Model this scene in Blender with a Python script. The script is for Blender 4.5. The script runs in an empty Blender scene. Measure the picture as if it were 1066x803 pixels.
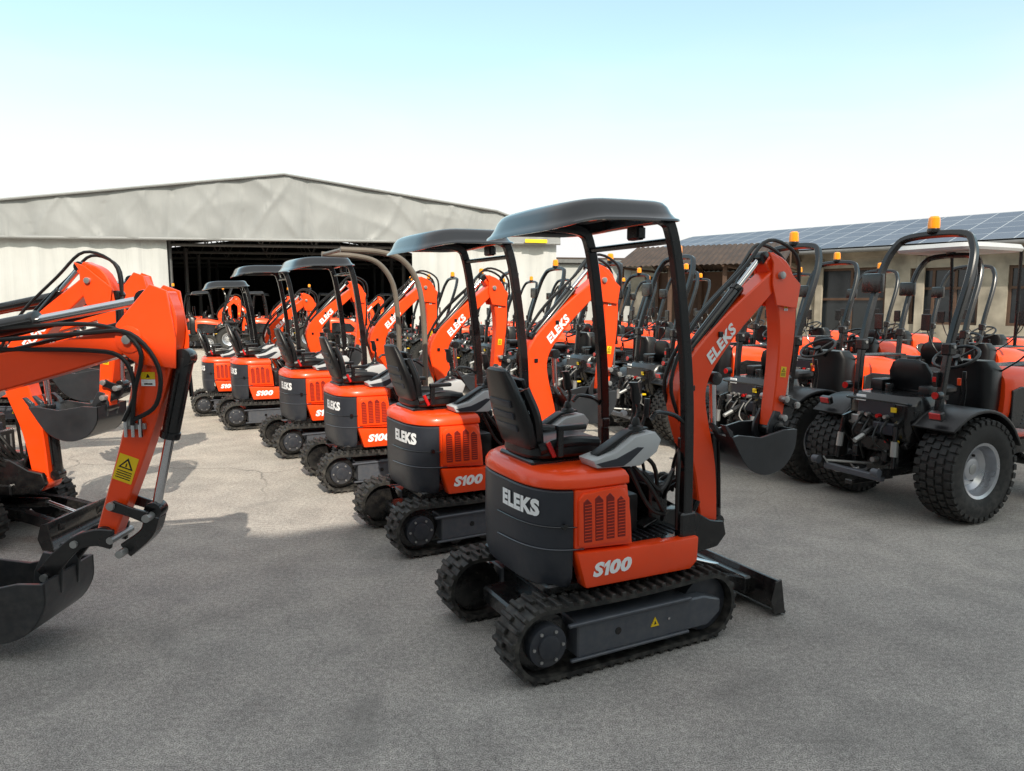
import bpy, bmesh, math, random
from mathutils import Vector, Matrix, Euler
from mathutils import noise as mnoise
R = random.Random(7)
scene = bpy.context.scene
rad = math.radians

# ------------------------------------------------------------ materials
def mat(name, col, rough=.5, metal=0., var=.12, scale=6., bump=0., bscale=80., coat=0., dust=0., dustcol=(.24,.22,.19), em=0.):
    m = bpy.data.materials.new(name); m.use_nodes = True
    nt = m.node_tree; N = nt.nodes; L = nt.links
    b = N['Principled BSDF']
    b.inputs['Metallic'].default_value = metal
    b.inputs['Coat Weight'].default_value = coat
    b.inputs['Coat Roughness'].default_value = .06
    tc = N.new('ShaderNodeTexCoord')
    no = N.new('ShaderNodeTexNoise'); no.inputs['Scale'].default_value = scale; no.inputs['Detail'].default_value = 6
    L.new(tc.outputs['Object'], no.inputs['Vector'])
    mr = N.new('ShaderNodeMapRange'); mr.inputs['From Min'].default_value=.3; mr.inputs['From Max'].default_value=.7
    mr.inputs['To Min'].default_value = 1-var; mr.inputs['To Max'].default_value = 1+var
    L.new(no.outputs['Fac'], mr.inputs['Value'])
    vm = N.new('ShaderNodeVectorMath'); vm.operation='SCALE'; vm.inputs[0].default_value = col[:3]
    L.new(mr.outputs[0], vm.inputs['Scale'])
    out = vm.outputs[0]
    if dust > 0:
        ge = N.new('ShaderNodeNewGeometry'); sx = N.new('ShaderNodeSeparateXYZ'); L.new(ge.outputs['Position'], sx.inputs[0])
        m1 = N.new('ShaderNodeMapRange'); m1.inputs['From Min'].default_value=0; m1.inputs['From Max'].default_value=.7
        m1.inputs['To Min'].default_value=1; m1.inputs['To Max'].default_value=.12
        L.new(sx.outputs['Z'], m1.inputs['Value'])
        n2 = N.new('ShaderNodeTexNoise'); n2.inputs['Scale'].default_value=23; n2.inputs['Detail'].default_value=8
        L.new(tc.outputs['Object'], n2.inputs['Vector'])
        m2 = N.new('ShaderNodeMapRange'); m2.inputs['From Min'].default_value=.4; m2.inputs['From Max'].default_value=.75
        m2.inputs['To Max'].default_value=dust
        L.new(n2.outputs['Fac'], m2.inputs['Value'])
        mu = N.new('ShaderNodeMath'); mu.operation='MULTIPLY'; L.new(m1.outputs[0], mu.inputs[0]); L.new(m2.outputs[0], mu.inputs[1])
        mx = N.new('ShaderNodeMix'); mx.data_type='RGBA'; L.new(mu.outputs[0], mx.inputs['Factor'])
        L.new(out, mx.inputs['A']); mx.inputs['B'].default_value=(*dustcol,1)
        out = mx.outputs['Result']
    L.new(out, b.inputs['Base Color'])
    r2 = N.new('ShaderNodeMapRange'); r2.inputs['To Min'].default_value=max(.03,rough-.08); r2.inputs['To Max'].default_value=min(1,rough+.1)
    L.new(no.outputs['Fac'], r2.inputs['Value']); L.new(r2.outputs[0], b.inputs['Roughness'])
    if bump > 0:
        n3 = N.new('ShaderNodeTexNoise'); n3.inputs['Scale'].default_value=bscale; n3.inputs['Detail'].default_value=4
        L.new(tc.outputs['Object'], n3.inputs['Vector'])
        bp = N.new('ShaderNodeBump'); bp.inputs['Strength'].default_value=bump; bp.inputs['Distance'].default_value=.01
        L.new(n3.outputs['Fac'], bp.inputs['Height']); L.new(bp.outputs[0], b.inputs['Normal'])
    if em>0:
        b.inputs['Emission Color'].default_value=(*col,1); b.inputs['Emission Strength'].default_value=em
    return m

ORANGE = mat('orange_paint',(.97,.068,.005),.32,var=.04,coat=.35,dust=.08)
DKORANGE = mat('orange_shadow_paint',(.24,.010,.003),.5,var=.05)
GREY = mat('dark_grey_plastic',(.027,.031,.041),.36,var=.08,bump=.08,bscale=300,dust=.15)
FRAME = mat('grey_steel_frame',(.065,.072,.088),.40,var=.06,coat=.15,dust=.2)
BLACK = mat('black_paint',(.007,.007,.008),.26,var=.15,coat=.35,dust=.12)
ROOF = mat('canopy_plastic',(.008,.009,.011),.12,var=.1,coat=.6)
ROOFIN = mat('canopy_lining',(.10,.10,.10),.6,var=.1)
VINYL = mat('black_vinyl',(.008,.008,.009),.32,var=.1,bump=.1,bscale=200)
RUBBER = mat('rubber',(.012,.0118,.0115),.60,var=.15,bump=.08,bscale=120,dust=.35)
TYRE = mat('tyre_rubber',(.012,.0118,.0115),.60,var=.15,bump=.08,bscale=90,dust=.22)
LGREY = mat('light_grey_plastic',(.48,.49,.50),.42,var=.05)
CHROME = mat('chrome_rod',(.75,.75,.76),.12,metal=1,var=.03)
STEEL = mat('zinc_steel',(.42,.42,.41),.35,metal=.7,var=.1)
RIM = mat('silver_rim',(.55,.56,.59),.28,metal=.75,var=.06,dust=.2)
WHITE = mat('white_vinyl_letter',(.95,.95,.95),.35,var=.01)
YELLOW = mat('yellow_decal',(.88,.58,.01),.4,var=.03)
RED = mat('red_lens',(.50,.01,.01),.2,var=.03,coat=.4)
AMBER = mat('amber_lens',(.95,.30,.01),.15,var=.03,coat=.5,em=.15)
HOSE = mat('hydraulic_hose',(.007,.007,.007),.42,var=.1)
BUCKET = mat('bucket_steel',(.024,.026,.030),.34,var=.2,coat=.2,dust=.2)
BRONZE = mat('primer_tube',(.15,.125,.10),.4,var=.1)
HEADL = mat('headlamp_glass',(.7,.72,.75),.1,var=.02,coat=.5)

# ------------------------------------------------------------ builder
def catmull(pts, k=6):
    P=[Vector(p) for p in pts]
    if len(P)<3: return P
    Q=[P[0]*2-P[1]]+P+[P[-1]*2-P[-2]]; out=[]
    for i in range(1,len(Q)-2):
        a,b,c,d=Q[i-1:i+3]
        for j in range(k):
            t=j/k
            out.append(.5*((2*b)+(c-a)*t+(2*a-5*b+4*c-d)*t*t+(3*b-a-3*c+d)*t**3))
    out.append(P[-1]); return out

_txt={}
def text_geo(s, shear=0., bold=.02):
    key=(s,shear,bold)
    if key in _txt: return _txt[key]
    cu=bpy.data.curves.new('t','FONT'); cu.body=s; cu.shear=shear; cu.offset=bold; cu.resolution_u=3
    if len(s)>1: cu.space_character=1.08
    ob=bpy.data.objects.new('t',cu); scene.collection.objects.link(ob)
    dg=bpy.context.evaluated_depsgraph_get(); me=ob.evaluated_get(dg).to_mesh()
    vs=[(v.co.x,v.co.y) for v in me.vertices]; fs=[tuple(p.vertices) for p in me.polygons]
    ob.evaluated_get(dg).to_mesh_clear()
    bpy.data.objects.remove(ob); bpy.data.curves.remove(cu)
    x0=min(v[0] for v in vs);x1=max(v[0] for v in vs);y0=min(v[1] for v in vs);y1=max(v[1] for v in vs)
    vs=[((v[0]-x0)/(x1-x0)-.5,(v[1]-y0)/(y1-y0)-.5) for v in vs]
    _txt[key]=(vs,fs); return _txt[key]

class B:
    def __init__(s): s.bm=bmesh.new(); s.mats=[]
    def mi(s,m):
        if m not in s.mats: s.mats.append(m)
        return s.mats.index(m)
    def add(s,t,m,mx=None):
        bmesh.ops.recalc_face_normals(t,faces=t.faces[:])
        i=s.mi(m); vm={}
        for v in t.verts: vm[v]=s.bm.verts.new(mx@v.co if mx else v.co)
        for f in t.faces:
            try:
                nf=s.bm.faces.new([vm[v] for v in f.verts]); nf.material_index=i
            except ValueError: pass
        t.free(); return s
    def bev(s,t,o,seg=1,ang=25):
        if o<=0: return
        t.normal_update()
        es=[e for e in t.edges if len(e.link_faces)==2 and e.calc_face_angle(0)>rad(ang)]
        if es: bmesh.ops.bevel(t,geom=es,offset=o,segments=seg,affect='EDGES',profile=.6,clamp_overlap=True)
    def box(s,c,d,m,rot=(0,0,0),bev=.006,seg=1,taper=None):
        t=bmesh.new(); bmesh.ops.create_cube(t,size=1)
        for v in t.verts:
            if taper and v.co.z>0: v.co.x*=taper[0]; v.co.y*=taper[1]
            v.co=Vector((v.co.x*d[0],v.co.y*d[1],v.co.z*d[2]))
        s.bev(t,min(bev,min(d)*.4),seg)
        return s.add(t,m,Matrix.Translation(c)@Euler(rot).to_matrix().to_4x4())
    def cyl(s,p1,p2,r,m,r2=None,n=16,bev=0):
        p1=Vector(p1);p2=Vector(p2);d=p2-p1
        t=bmesh.new(); bmesh.ops.create_cone(t,cap_ends=True,segments=n,radius1=r,radius2=r if r2 is None else r2,depth=d.length)
        s.bev(t,bev,2,50)
        return s.add(t,m,Matrix.Translation((p1+p2)/2)@d.to_track_quat('Z','Y').to_matrix().to_4x4())
    def tube(s,pts,r,m,n=8,k=5,sec=None):
        P=catmull(pts,k); t=bmesh.new(); rings=[]
        up=None
        for i,p in enumerate(P):
            d=(P[min(i+1,len(P)-1)]-P[max(i-1,0)]).normalized()
            if up is None:
                up=Vector((0,1,0)) if abs(d.y)<.9 else Vector((1,0,0))
            a=(up-d*up.dot(d)).normalized(); up=a; b=d.cross(a)
            if sec: prof=sec
            else: prof=[(r*math.cos(2*math.pi*q/n),r*math.sin(2*math.pi*q/n)) for q in range(n)]
            rings.append([t.verts.new(p+a*u+b*v) for u,v in prof])
        q=len(rings[0])
        for i in range(len(rings)-1):
            for j in range(q):
                t.faces.new([rings[i][j],rings[i][(j+1)%q],rings[i+1][(j+1)%q],rings[i+1][j]])
        t.faces.new(rings[0]); t.faces.new(rings[-1])
        return s.add(t,m)
    def prism(s,pts,y0,y1,m,bev=.006,plane='xz',seg=1,mx=None):
        t=bmesh.new()
        def P(a,b,c): return (a,c,b) if plane=='xz' else ((a,b,c) if plane=='xy' else (c,a,b))
        A=[t.verts.new(P(a,b,y0)) for a,b in pts]; C=[t.verts.new(P(a,b,y1)) for a,b in pts]
        n=len(A); t.faces.new(A); t.faces.new(C)
        for i in range(n): t.faces.new([A[i],A[(i+1)%n],C[(i+1)%n],C[i]])
        bmesh.ops.recalc_face_normals(t,faces=t.faces[:])
        s.bev(t,bev,seg)
        bmesh.ops.triangulate(t,faces=[f for f in t.faces if len(f.verts)>4])
        return s.add(t,m,mx)
    def loft(s,secs,m,cap=True,closed=True,mx=None):
        t=bmesh.new(); rings=[[t.verts.new(p) for p in sec] for sec in secs]
        q=len(rings[0])
        for i in range(len(rings)-1):
            for j in range(q if closed else q-1):
                t.faces.new([rings[i][j],rings[i][(j+1)%q],rings[i+1][(j+1)%q],rings[i+1][j]])
        if cap: t.faces.new(rings[0]); t.faces.new(rings[-1])
        return s.add(t,m,mx)
    def lathe(s,prof,c,m,n=32,axis='y'):
        secs=[]
        for i in range(n):
            a=2*math.pi*i/n
            if axis=='y': secs.append([(c[0]+r*math.cos(a),c[1]+h,c[2]+r*math.sin(a)) for r,h in prof])
            else: secs.append([(c[0]+r*math.cos(a),c[1]+r*math.sin(a),c[2]+h) for r,h in prof])
        t=bmesh.new(); V=[[t.verts.new(p) for p in q] for q in secs]
        for i in range(n):
            for j in range(len(prof)-1):
                t.faces.new([V[i][j],V[i][j+1],V[(i+1)%n][j+1],V[(i+1)%n][j]])
        bmesh.ops.remove_doubles(t,verts=t.verts[:],dist=1e-5)
        return s.add(t,m)
    def text(s,txt,W,H,fn,m,shear=0.,bold=.02):
        vs,fs=text_geo(txt,shear,bold); i=s.mi(m)
        V=[s.bm.verts.new(fn(u*W,v*H)) for u,v in vs]
        for f in fs:
            try: nf=s.bm.faces.new([V[k] for k in f]); nf.material_index=i
            except ValueError: pass
        return s
    def s100(s,W,H,fn,m):
        i=s.mi(m); cw=W/3.50
        def sh(u0): return lambda u,v: fn(u0+u,v)
        s.text('S',cw*1.02,H,sh(-W/2+cw*.5),m,shear=.2,bold=.055)
        s.text('0',cw*1.04,H,sh(W/2-cw*1.50),m,shear=.2,bold=.055)
        s.text('0',cw*1.04,H,sh(W/2-cw*.5),m,shear=.2,bold=.055)
        u0=-W/2+cw*1.24; w=cw*.46
        poly=[(-w*.22,-.5),(w*.48,-.5),(w*.48,.5),(w*.0,.5),(-w*.62,.27),(-w*.62,.02),(-w*.22,.16)]
        V=[s.bm.verts.new(fn(u0+a+b*H*.2,b*H)) for a,b in poly]
        for f in ((0,1,6),(1,2,6),(2,3,6),(3,4,6),(4,5,6)):
            nf=s.bm.faces.new([V[k] for k in f]); nf.material_index=i
    def done(s,name,parent=None,label=None,ang=32):
        s.bm.normal_update()
        for f in s.bm.faces: f.smooth=True
        for e in s.bm.edges:
            if len(e.link_faces)==2 and e.calc_face_angle(0)>rad(ang): e.smooth=False
        me=bpy.data.meshes.new(name); s.bm.to_mesh(me); s.bm.free()
        for m in s.mats: me.materials.append(m)
        ob=bpy.data.objects.new(name,me); scene.collection.objects.link(ob)
        if parent: ob.parent=parent
        if label: ob['label']=label
        return ob

def empty(name,loc,rz=0,label='',category='',group=None):
    e=bpy.data.objects.new(name,None); e.empty_display_size=.3
    scene.collection.objects.link(e); e.location=loc; e.rotation_euler=(0,0,rz)
    if label: e['label']=label
    if category: e['category']=category
    if group: e['group']=group
    return e

def copy_tree(o,parent=None,skip=()):
    c=o.copy(); scene.collection.objects.link(c)
    c.parent=parent
    for ch in list(o.children):
        if ch.name.split('.')[0] in skip: continue
        copy_tree(ch,c,skip)
    return c
def place(src,loc,rz,label=None,skip=(),group=None,scale=1):
    c=copy_tree(src,None,skip); c.location=loc; c.rotation_euler=(0,0,rz); c.scale=(scale,)*3
    if label: c['label']=label
    if group: c['group']=group
    return c

def superell(cx,cy,hx,hy,n,z,k=28):
    out=[]
    for i in range(k):
        a=2*math.pi*i/k; c,si=math.cos(a),math.sin(a)
        out.append((cx+hx*math.copysign(abs(c)**(2/n),c),cy+hy*math.copysign(abs(si)**(2/n),si),z))
    return out

# ------------------------------------------------------------ excavator
TCX,TA,TB,TN=-.12,.350,.41,3.3
def tail(t,o=0.):
    c=max(0,math.cos(t)); s_=math.sin(t)
    return (TCX-(TA+o)*c**(2/TN), (TB+o)*math.copysign(abs(s_)**(2/TN),s_))
_tab=[]; _p=None; _s=0
for i in range(0,361):
    t=-i*math.pi/720
    p=Vector(tail(t,.004))
    if _p is not None: _s+=(p-_p).length
    _tab.append((_s,p)); _p=p
def tail_s(s):
    if s<=0:
        p=_tab[0][1]; return Vector((p.x,-s))
    for a,b in zip(_tab,_tab[1:]):
        if a[0]<=s<=b[0]:
            f=(s-a[0])/max(1e-9,b[0]-a[0]); return a[1].lerp(b[1],f)
    return _tab[-1][1]+Vector((s-_tab[-1][0],0))

def outline(xf,z,sc=1.,k=44,inset=0.):
    pts=[]
    for i in range(k+1):
        t=-math.pi/2+math.pi*i/k
        x,y=tail(t,-inset); x=(x-TCX)*sc+TCX; pts.append((x,y*sc))
    pts=[p for p in pts if p[0]<xf-.001] if xf<TCX else pts
    y0=pts[0][1] if xf<TCX else -(TB-inset)*sc
    pts=[(xf,y0)]+pts+[(xf,-y0)]
    return [(x,y,z) for x,y in pts]

def track(root,side,W=.20,L=.475,rr=.168,yc=.37):
    y=side*yc; b=B()
    path=[]
    zc=rr+.017
    for i in range(13):
        a=-math.pi/2-math.pi*i/12; path.append((-L+rr*math.cos(a),zc+rr*math.sin(a)))
    for i in range(1,8):
        f=i/8; path.append((-L+2*L*f, zc+rr-.012*math.sin(math.pi*f)))
    for i in range(13):
        a=math.pi/2-math.pi*i/12; path.append((L+rr*math.cos(a),zc+rr*math.sin(a)))
    for i in range(1,8):
        f=i/8; path.append((L-2*L*f, zc-rr))
    n=len(path); cx=[Vector(p) for p in path]
    nor=[]
    for i in range(n):
        d=(cx[(i+1)%n]-cx[i-1]).normalized(); q=Vector((-d.y,d.x))
        o=cx[i]
        if (o-Vector((max(-L,min(L,o.x)),zc))).dot(q)<0: q=-q
        nor.append(q)
    th=.020; secs=[]
    for i in range(n):
        o=cx[i]; inn=o-nor[i]*th
        secs.append([(o.x,y-W/2,o.y),(o.x,y+W/2,o.y),(inn.x,y+W/2,inn.y),(inn.x,y-W/2,inn.y)])
    b.loft(secs+[secs[0]],RUBBER,cap=False)
    tot=sum((cx[(i+1)%n]-cx[i]).length for i in range(n)); cnt=50; step=tot/cnt
    def at(dist):
        dist%=tot; acc=0
        for k in range(n):
            l=(cx[(k+1)%n]-cx[k]).length
            if acc+l>=dist:
                f=(dist-acc)/l; p=cx[k].lerp(cx[(k+1)%n],f); q=nor[k].lerp(nor[(k+1)%n],f).normalized(); return p,q
            acc+=l
        return cx[0],nor[0]
    for j in range(cnt):
        for sgn in (-1,1):
            p,q=at(j*step+(step/2 if sgn>0 else 0))
            ang=math.atan2(q.x,q.y)
            c3=p+q*.007
            b.box((c3.x,y+sgn*W*.235,c3.y),(.028,W*.52,.024),RUBBER,rot=(0,ang,0),bev=.003,taper=(.75,.97))
    b.done('rubber_track',root)
    b=B()
    ya,yb_=(y-.07,y+W/2+.012) if side>0 else (y-W/2-.012,y+.07)
    b.prism([(-L+.15,zc-.088),(L-.02,zc-.088),(L+.06,zc-.03),(L+.06,zc+.035),(L-.05,zc+.070),(-L+.15,zc+.080)],ya,yb_,FRAME,bev=.008)
    ys=y+side*(W/2+.014)
    b.box((-.02,ys,zc+.078),(L*1.50,.022,.016),FRAME,bev=.004)
    b.box((-.02,ys,zc-.090),(L*1.45,.022,.014),FRAME,bev=.004)
    for x in (-.2,.02,.24): b.cyl((x,y-.06,zc-.105),(x,y+.06,zc-.105),.042,BLACK,n=14)
    q0,q1=sorted((ys-side*.006,ys+side*.0015))
    b.prism([(.09,zc-.022),(.14,zc-.022),(.115,zc+.024)],q0,q1,YELLOW,bev=0)
    q0,q1=sorted((ys-side*.006,ys+side*.0025))
    b.prism([(.108,zc-.012),(.122,zc-.012),(.115,zc+.006)],q0,q1,BLACK,bev=0)
    b.cyl((.20,y,zc),(.20,ys+side*.002,zc),.007,CHROME,n=8)
    b.cyl((-.10,y,zc+.0),(-.10,ys-side*.0005,zc),.018,BLACK,n=12)
    b.done('track_frame',root)
    b=B()
    b.cyl((-L,y-.05,zc),(-L,y+.05,zc),rr-.03,BLACK,n=20,bev=.006)
    for i in range(10):
        a=2*math.pi*i/10; b.box((-L+math.cos(a)*(rr-.035),y,zc+math.sin(a)*(rr-.035)),(.04,.04,.03),BLACK,rot=(0,-a,0),bev=.008)
    b.cyl((-L,y,zc),(-L,y+side*(W/2+.005),zc),.098,GREY,n=24,bev=.012)
    b.cyl((-L,y,zc),(-L,y+side*(W/2+.018),zc),.055,GREY,n=20,bev=.008)
    for i in range(6):
        a=2*math.pi*i/6; b.cyl((-L+.075*math.cos(a),y,zc+.075*math.sin(a)),(-L+.075*math.cos(a),y+side*(W/2+.012),zc+.075*math.sin(a)),.008,STEEL,n=6)
    b.done('drive_sprocket',root)
    b=B()
    b.cyl((L,y-.055,zc),(L,y+.055,zc),rr-.026,GREY,n=24,bev=.01)
    b.cyl((L,y-.075,zc),(L,y+.075,zc),.05,BLACK,n=16,bev=.006)
    b.done('idler_wheel',root)

def thick_path(pts,hw,k=6):
    P=catmull([(p[0],h,p[1]) for p,h in zip(pts,hw)],k)
    up=[];dn=[]
    for i,p in enumerate(P):
        d=P[min(i+1,len(P)-1)]-P[max(i-1,0)]; d=Vector((d.x,d.z)).normalized(); nn=Vector((-d.y,d.x))
        c=Vector((p.x,p.z)); up.append(c+nn*p.y); dn.append(c-nn*p.y)
    return [tuple(v) for v in up]+[tuple(v) for v in reversed(dn)]

def boomset(root,boom,bhw,stick,shw,hinge,bs=1.,brot=0.,yb=-.05,bw=.06,cyls=(),dsc=1.1,text_at=None,link=None,hoses=(),coupler=None,ckx=1.3,bracket=None):
    b=B()
    b.prism(thick_path(boom,bhw),yb-bw,yb+bw,ORANGE,bev=.008)
    f=boom[0]; t=boom[-1]
    b.cyl((f[0],yb-bw-.02,f[1]),(f[0],yb+bw+.02,f[1]),bhw[0]*1.05,ORANGE,n=20,bev=.005)
    b.cyl((t[0],yb-bw-.012,t[1]),(t[0],yb+bw+.012,t[1]),bhw[-1]*1.05,ORANGE,n=20,bev=.004)
    b.cyl((t[0],yb-bw-.035,t[1]),(t[0],yb+bw+.035,t[1]),.022,STEEL,n=14,bev=.003)
    for q in (2,3):
        b.box((boom[q][0]-.01,yb-bw-.006,boom[q][1]+.02),(.03,.012,.03),BLACK,bev=.003)
    if text_at:
        (x,z,ang,W,H)=text_at; ca,sa=math.cos(ang),math.sin(ang)
        b.text('ELEKS',W,H,lambda u,v:(x+u*ca-v*sa, yb-bw-.003, z+u*sa+v*ca),WHITE,shear=.15,bold=.045)
        b.text('ELEKS',W,H,lambda u,v:(x-u*ca-v*sa, yb+bw+.003, z-u*sa+v*ca),WHITE,shear=.15,bold=.045)
    b.done('boom',root)
    b=B()
    b.prism(thick_path(stick,shw),yb-.05,yb+.05,ORANGE,bev=.007)
    s0=stick[0]; s1=stick[1]
    ck=[(t[0]-.06,t[1]+.07),(s0[0]-.03,s0[1]+.03),(s0[0]+.05,s0[1]),(s1[0]+shw[1]*ckx,s1[1]-.02),(s1[0]+shw[1],s1[1]-.16),(s1[0]-shw[1],s1[1]-.14),(t[0]-.06,t[1]-.05)]
    b.prism(ck,yb-.075,yb-.062,ORANGE,bev=.003)
    b.prism(ck,yb+.062,yb+.075,ORANGE,bev=.003)
    e=stick[-1]
    b.cyl((e[0],yb-.075,e[1]),(e[0],yb+.075,e[1]),shw[-1]*1.1,BLACK,n=16,bev=.004)
    if bracket:
        bx,bz=bracket
        b.box((bx,yb-.06,bz),(.10,.02,.03),STEEL,bev=.003); b.box((bx-.02,yb-.062,bz+.05),(.03,.024,.10),STEEL,bev=.004)
        for k in range(3): b.cyl((bx-.04+k*.035,yb-.075,bz-.05),(bx-.04+k*.035,yb-.075,bz+.04),.010,CHROME,n=8)
    m=Vector(stick[len(stick)//2]).lerp(Vector(stick[-1]),.35)
    d=(Vector(stick[-1])-Vector(stick[-2])).normalized(); ang=math.atan2(d.y,d.x)+math.pi/2
    w=shw[-1]*dsc; ca,sa=math.cos(ang),math.sin(ang)
    def quad(pts,off,mm):
        i=b.mi(mm); V=[b.bm.verts.new((m.x+u*ca-v*sa,yb-.05-off,m.y+u*sa+v*ca)) for u,v in pts]; f_=b.bm.faces.new(V); f_.material_index=i
    quad([(-w/2,-w*.7),(w/2,-w*.7),(w/2,w*.7),(-w/2,w*.7)],.002,YELLOW)
    quad([(-w*.38,-.0*w),(w*.38,0),(0,w*.58)],.003,BLACK)
    quad([(-w*.25,.07*w),(w*.25,.07*w),(0,w*.42)],.004,YELLOW)
    quad([(-w*.03,.10*w),(w*.03,.10*w),(w*.03,w*.30),(-w*.03,w*.30)],.005,BLACK)
    for k in range(4): quad([(-w*.38,-w*(.18+.12*k)),(w*.38,-w*(.18+.12*k)),(w*.38,-w*(.13+.12*k)),(-w*.38,-w*(.13+.12*k))],.003,BLACK)
    m=Vector(stick[1]).lerp(Vector(stick[2]),.45); ca,sa=1,0; w2=w*.7
    quad([(-w2/2,0),(w2/2,0),(w2/2,w2*.5),(-w2/2,w2*.5)],.002,YELLOW); quad([(-w2/2,-w2*.5),(w2/2,-w2*.5),(w2/2,-.002),(-w2/2,-.002)],.002,WHITE)
    quad([(-w2*.3,-w2*.4),(w2*.3,-w2*.4),(w2*.3,-w2*.3),(-w2*.3,-w2*.3)],.003,BLACK); quad([(-w2*.15,w2*.1),(w2*.15,w2*.1),(0,w2*.4)],.003,BLACK)
    b.done('stick',root)
    mx=Matrix.Translation((hinge[0],yb,hinge[1]))@Matrix.Rotation(-brot,4,'Y')@Matrix.Scale(bs,4)
    prof=catmull([(.07,0,.03),(.055,0,-.1),(-.04,0,-.215),(-.2,0,-.25),(-.36,0,-.18),(-.50,0,.02)],4)
    b=B()
    outer=[(p.x,p.z) for p in prof]; inner=[]
    for i,p in enumerate(prof):
        d=(prof[min(i+1,len(prof)-1)]-prof[max(i-1,0)]).normalized(); inner.append((p.x+d.z*.016, p.z-d.x*.016))
    b.prism(outer+inner[::-1],-.2,.2,BUCKET,bev=0,mx=mx)
    side=outer+[(-.44,.03),(-.25,.0),(-.05,.035)]
    for y in (-.2,.188): b.prism(side,y-.004,y+.016,BUCKET,bev=.003,mx=mx)
    for y in (-.075,.055): b.prism([(.07,-.06),(.085,.05),(.05,.13),(0.0,.14),(-.05,.05),(-.06,-.01),(0,-.1)],y,y+.02,BUCKET,bev=.003,mx=mx)
    bk=b.done('bucket',root)
    for y in (-.17,-.06,.05,.16):
        b=B()
        b.prism([(-.47,-.0),(-.50,.02),(-.555,.10),(-.54,.10),(-.48,.05)],y-.022,y+.022,BUCKET,bev=.003,mx=mx)
        b.done('bucket_tooth',bk)
    if link:
        a,c,dn=link
        b=B()
        for yy in (-.085,.07):
            b.prism(thick_path([a,((a[0]+c[0])/2,(a[1]+c[1])/2),c],[.028,.024,.03],3),yb+yy,yb+yy+.016,BLACK,bev=.003)
        b.prism(thick_path([c,((c[0]+dn[0])/2+.04,(c[1]+dn[1])/2),dn],[.04,.034,.04],4),yb-.045,yb+.045,BLACK,bev=.006)
        for q in link: b.cyl((q[0],yb-.1,q[1]),(q[0],yb+.1,q[1]),.02,STEEL,n=12,bev=.003)
        if coupler:
            for yy in (-.085,.06): b.prism(thick_path(coupler,[.050,.042,.036,.042,.05],4),yb+yy,yb+yy+.025,BLACK,bev=.005)
            b.box((coupler[2][0],yb,coupler[2][1]),(.10,.11,.05),BLACK,bev=.012)
            for p in (coupler[0],coupler[2],coupler[4]): b.cyl((p[0],yb-.1,p[1]),(p[0],yb+.1,p[1]),.018,STEEL,n=10)
        b.done('bucket_linkage',root)
    for nm,p,q,r,fr in cyls:
        b=B(); p=Vector((p[0],yb,p[1])); q=Vector((q[0],yb,q[1]))
        mid=p.lerp(q,fr)
        b.cyl(p,mid,r,BLACK,n=18,bev=.004); b.cyl(mid-(q-p).normalized()*.03,mid+(q-p).normalized()*.004,r*1.13,BLACK,n=18,bev=.003)
        b.cyl(mid,q,r*.55,CHROME,n=14)
        for e2 in (p,q): b.cyl(e2-Vector((0,.04,0)),e2+Vector((0,.04,0)),r*1.05,BLACK,n=14,bev=.004)
        b.tube([p.lerp(q,.1)+Vector((0,-r-.008,0)),p.lerp(mid,.5)+Vector((0,-r-.01,0)),mid+Vector((0,-r-.008,0))],.006,HOSE,n=6,k=2)
        b.done(nm,root)
    for h in hoses:
        b=B(); b.tube([(x,yb+yo,z) for x,yo,z in h],.011,HOSE,n=7,k=5)
        b.done('hydraulic_hose',root)

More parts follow.
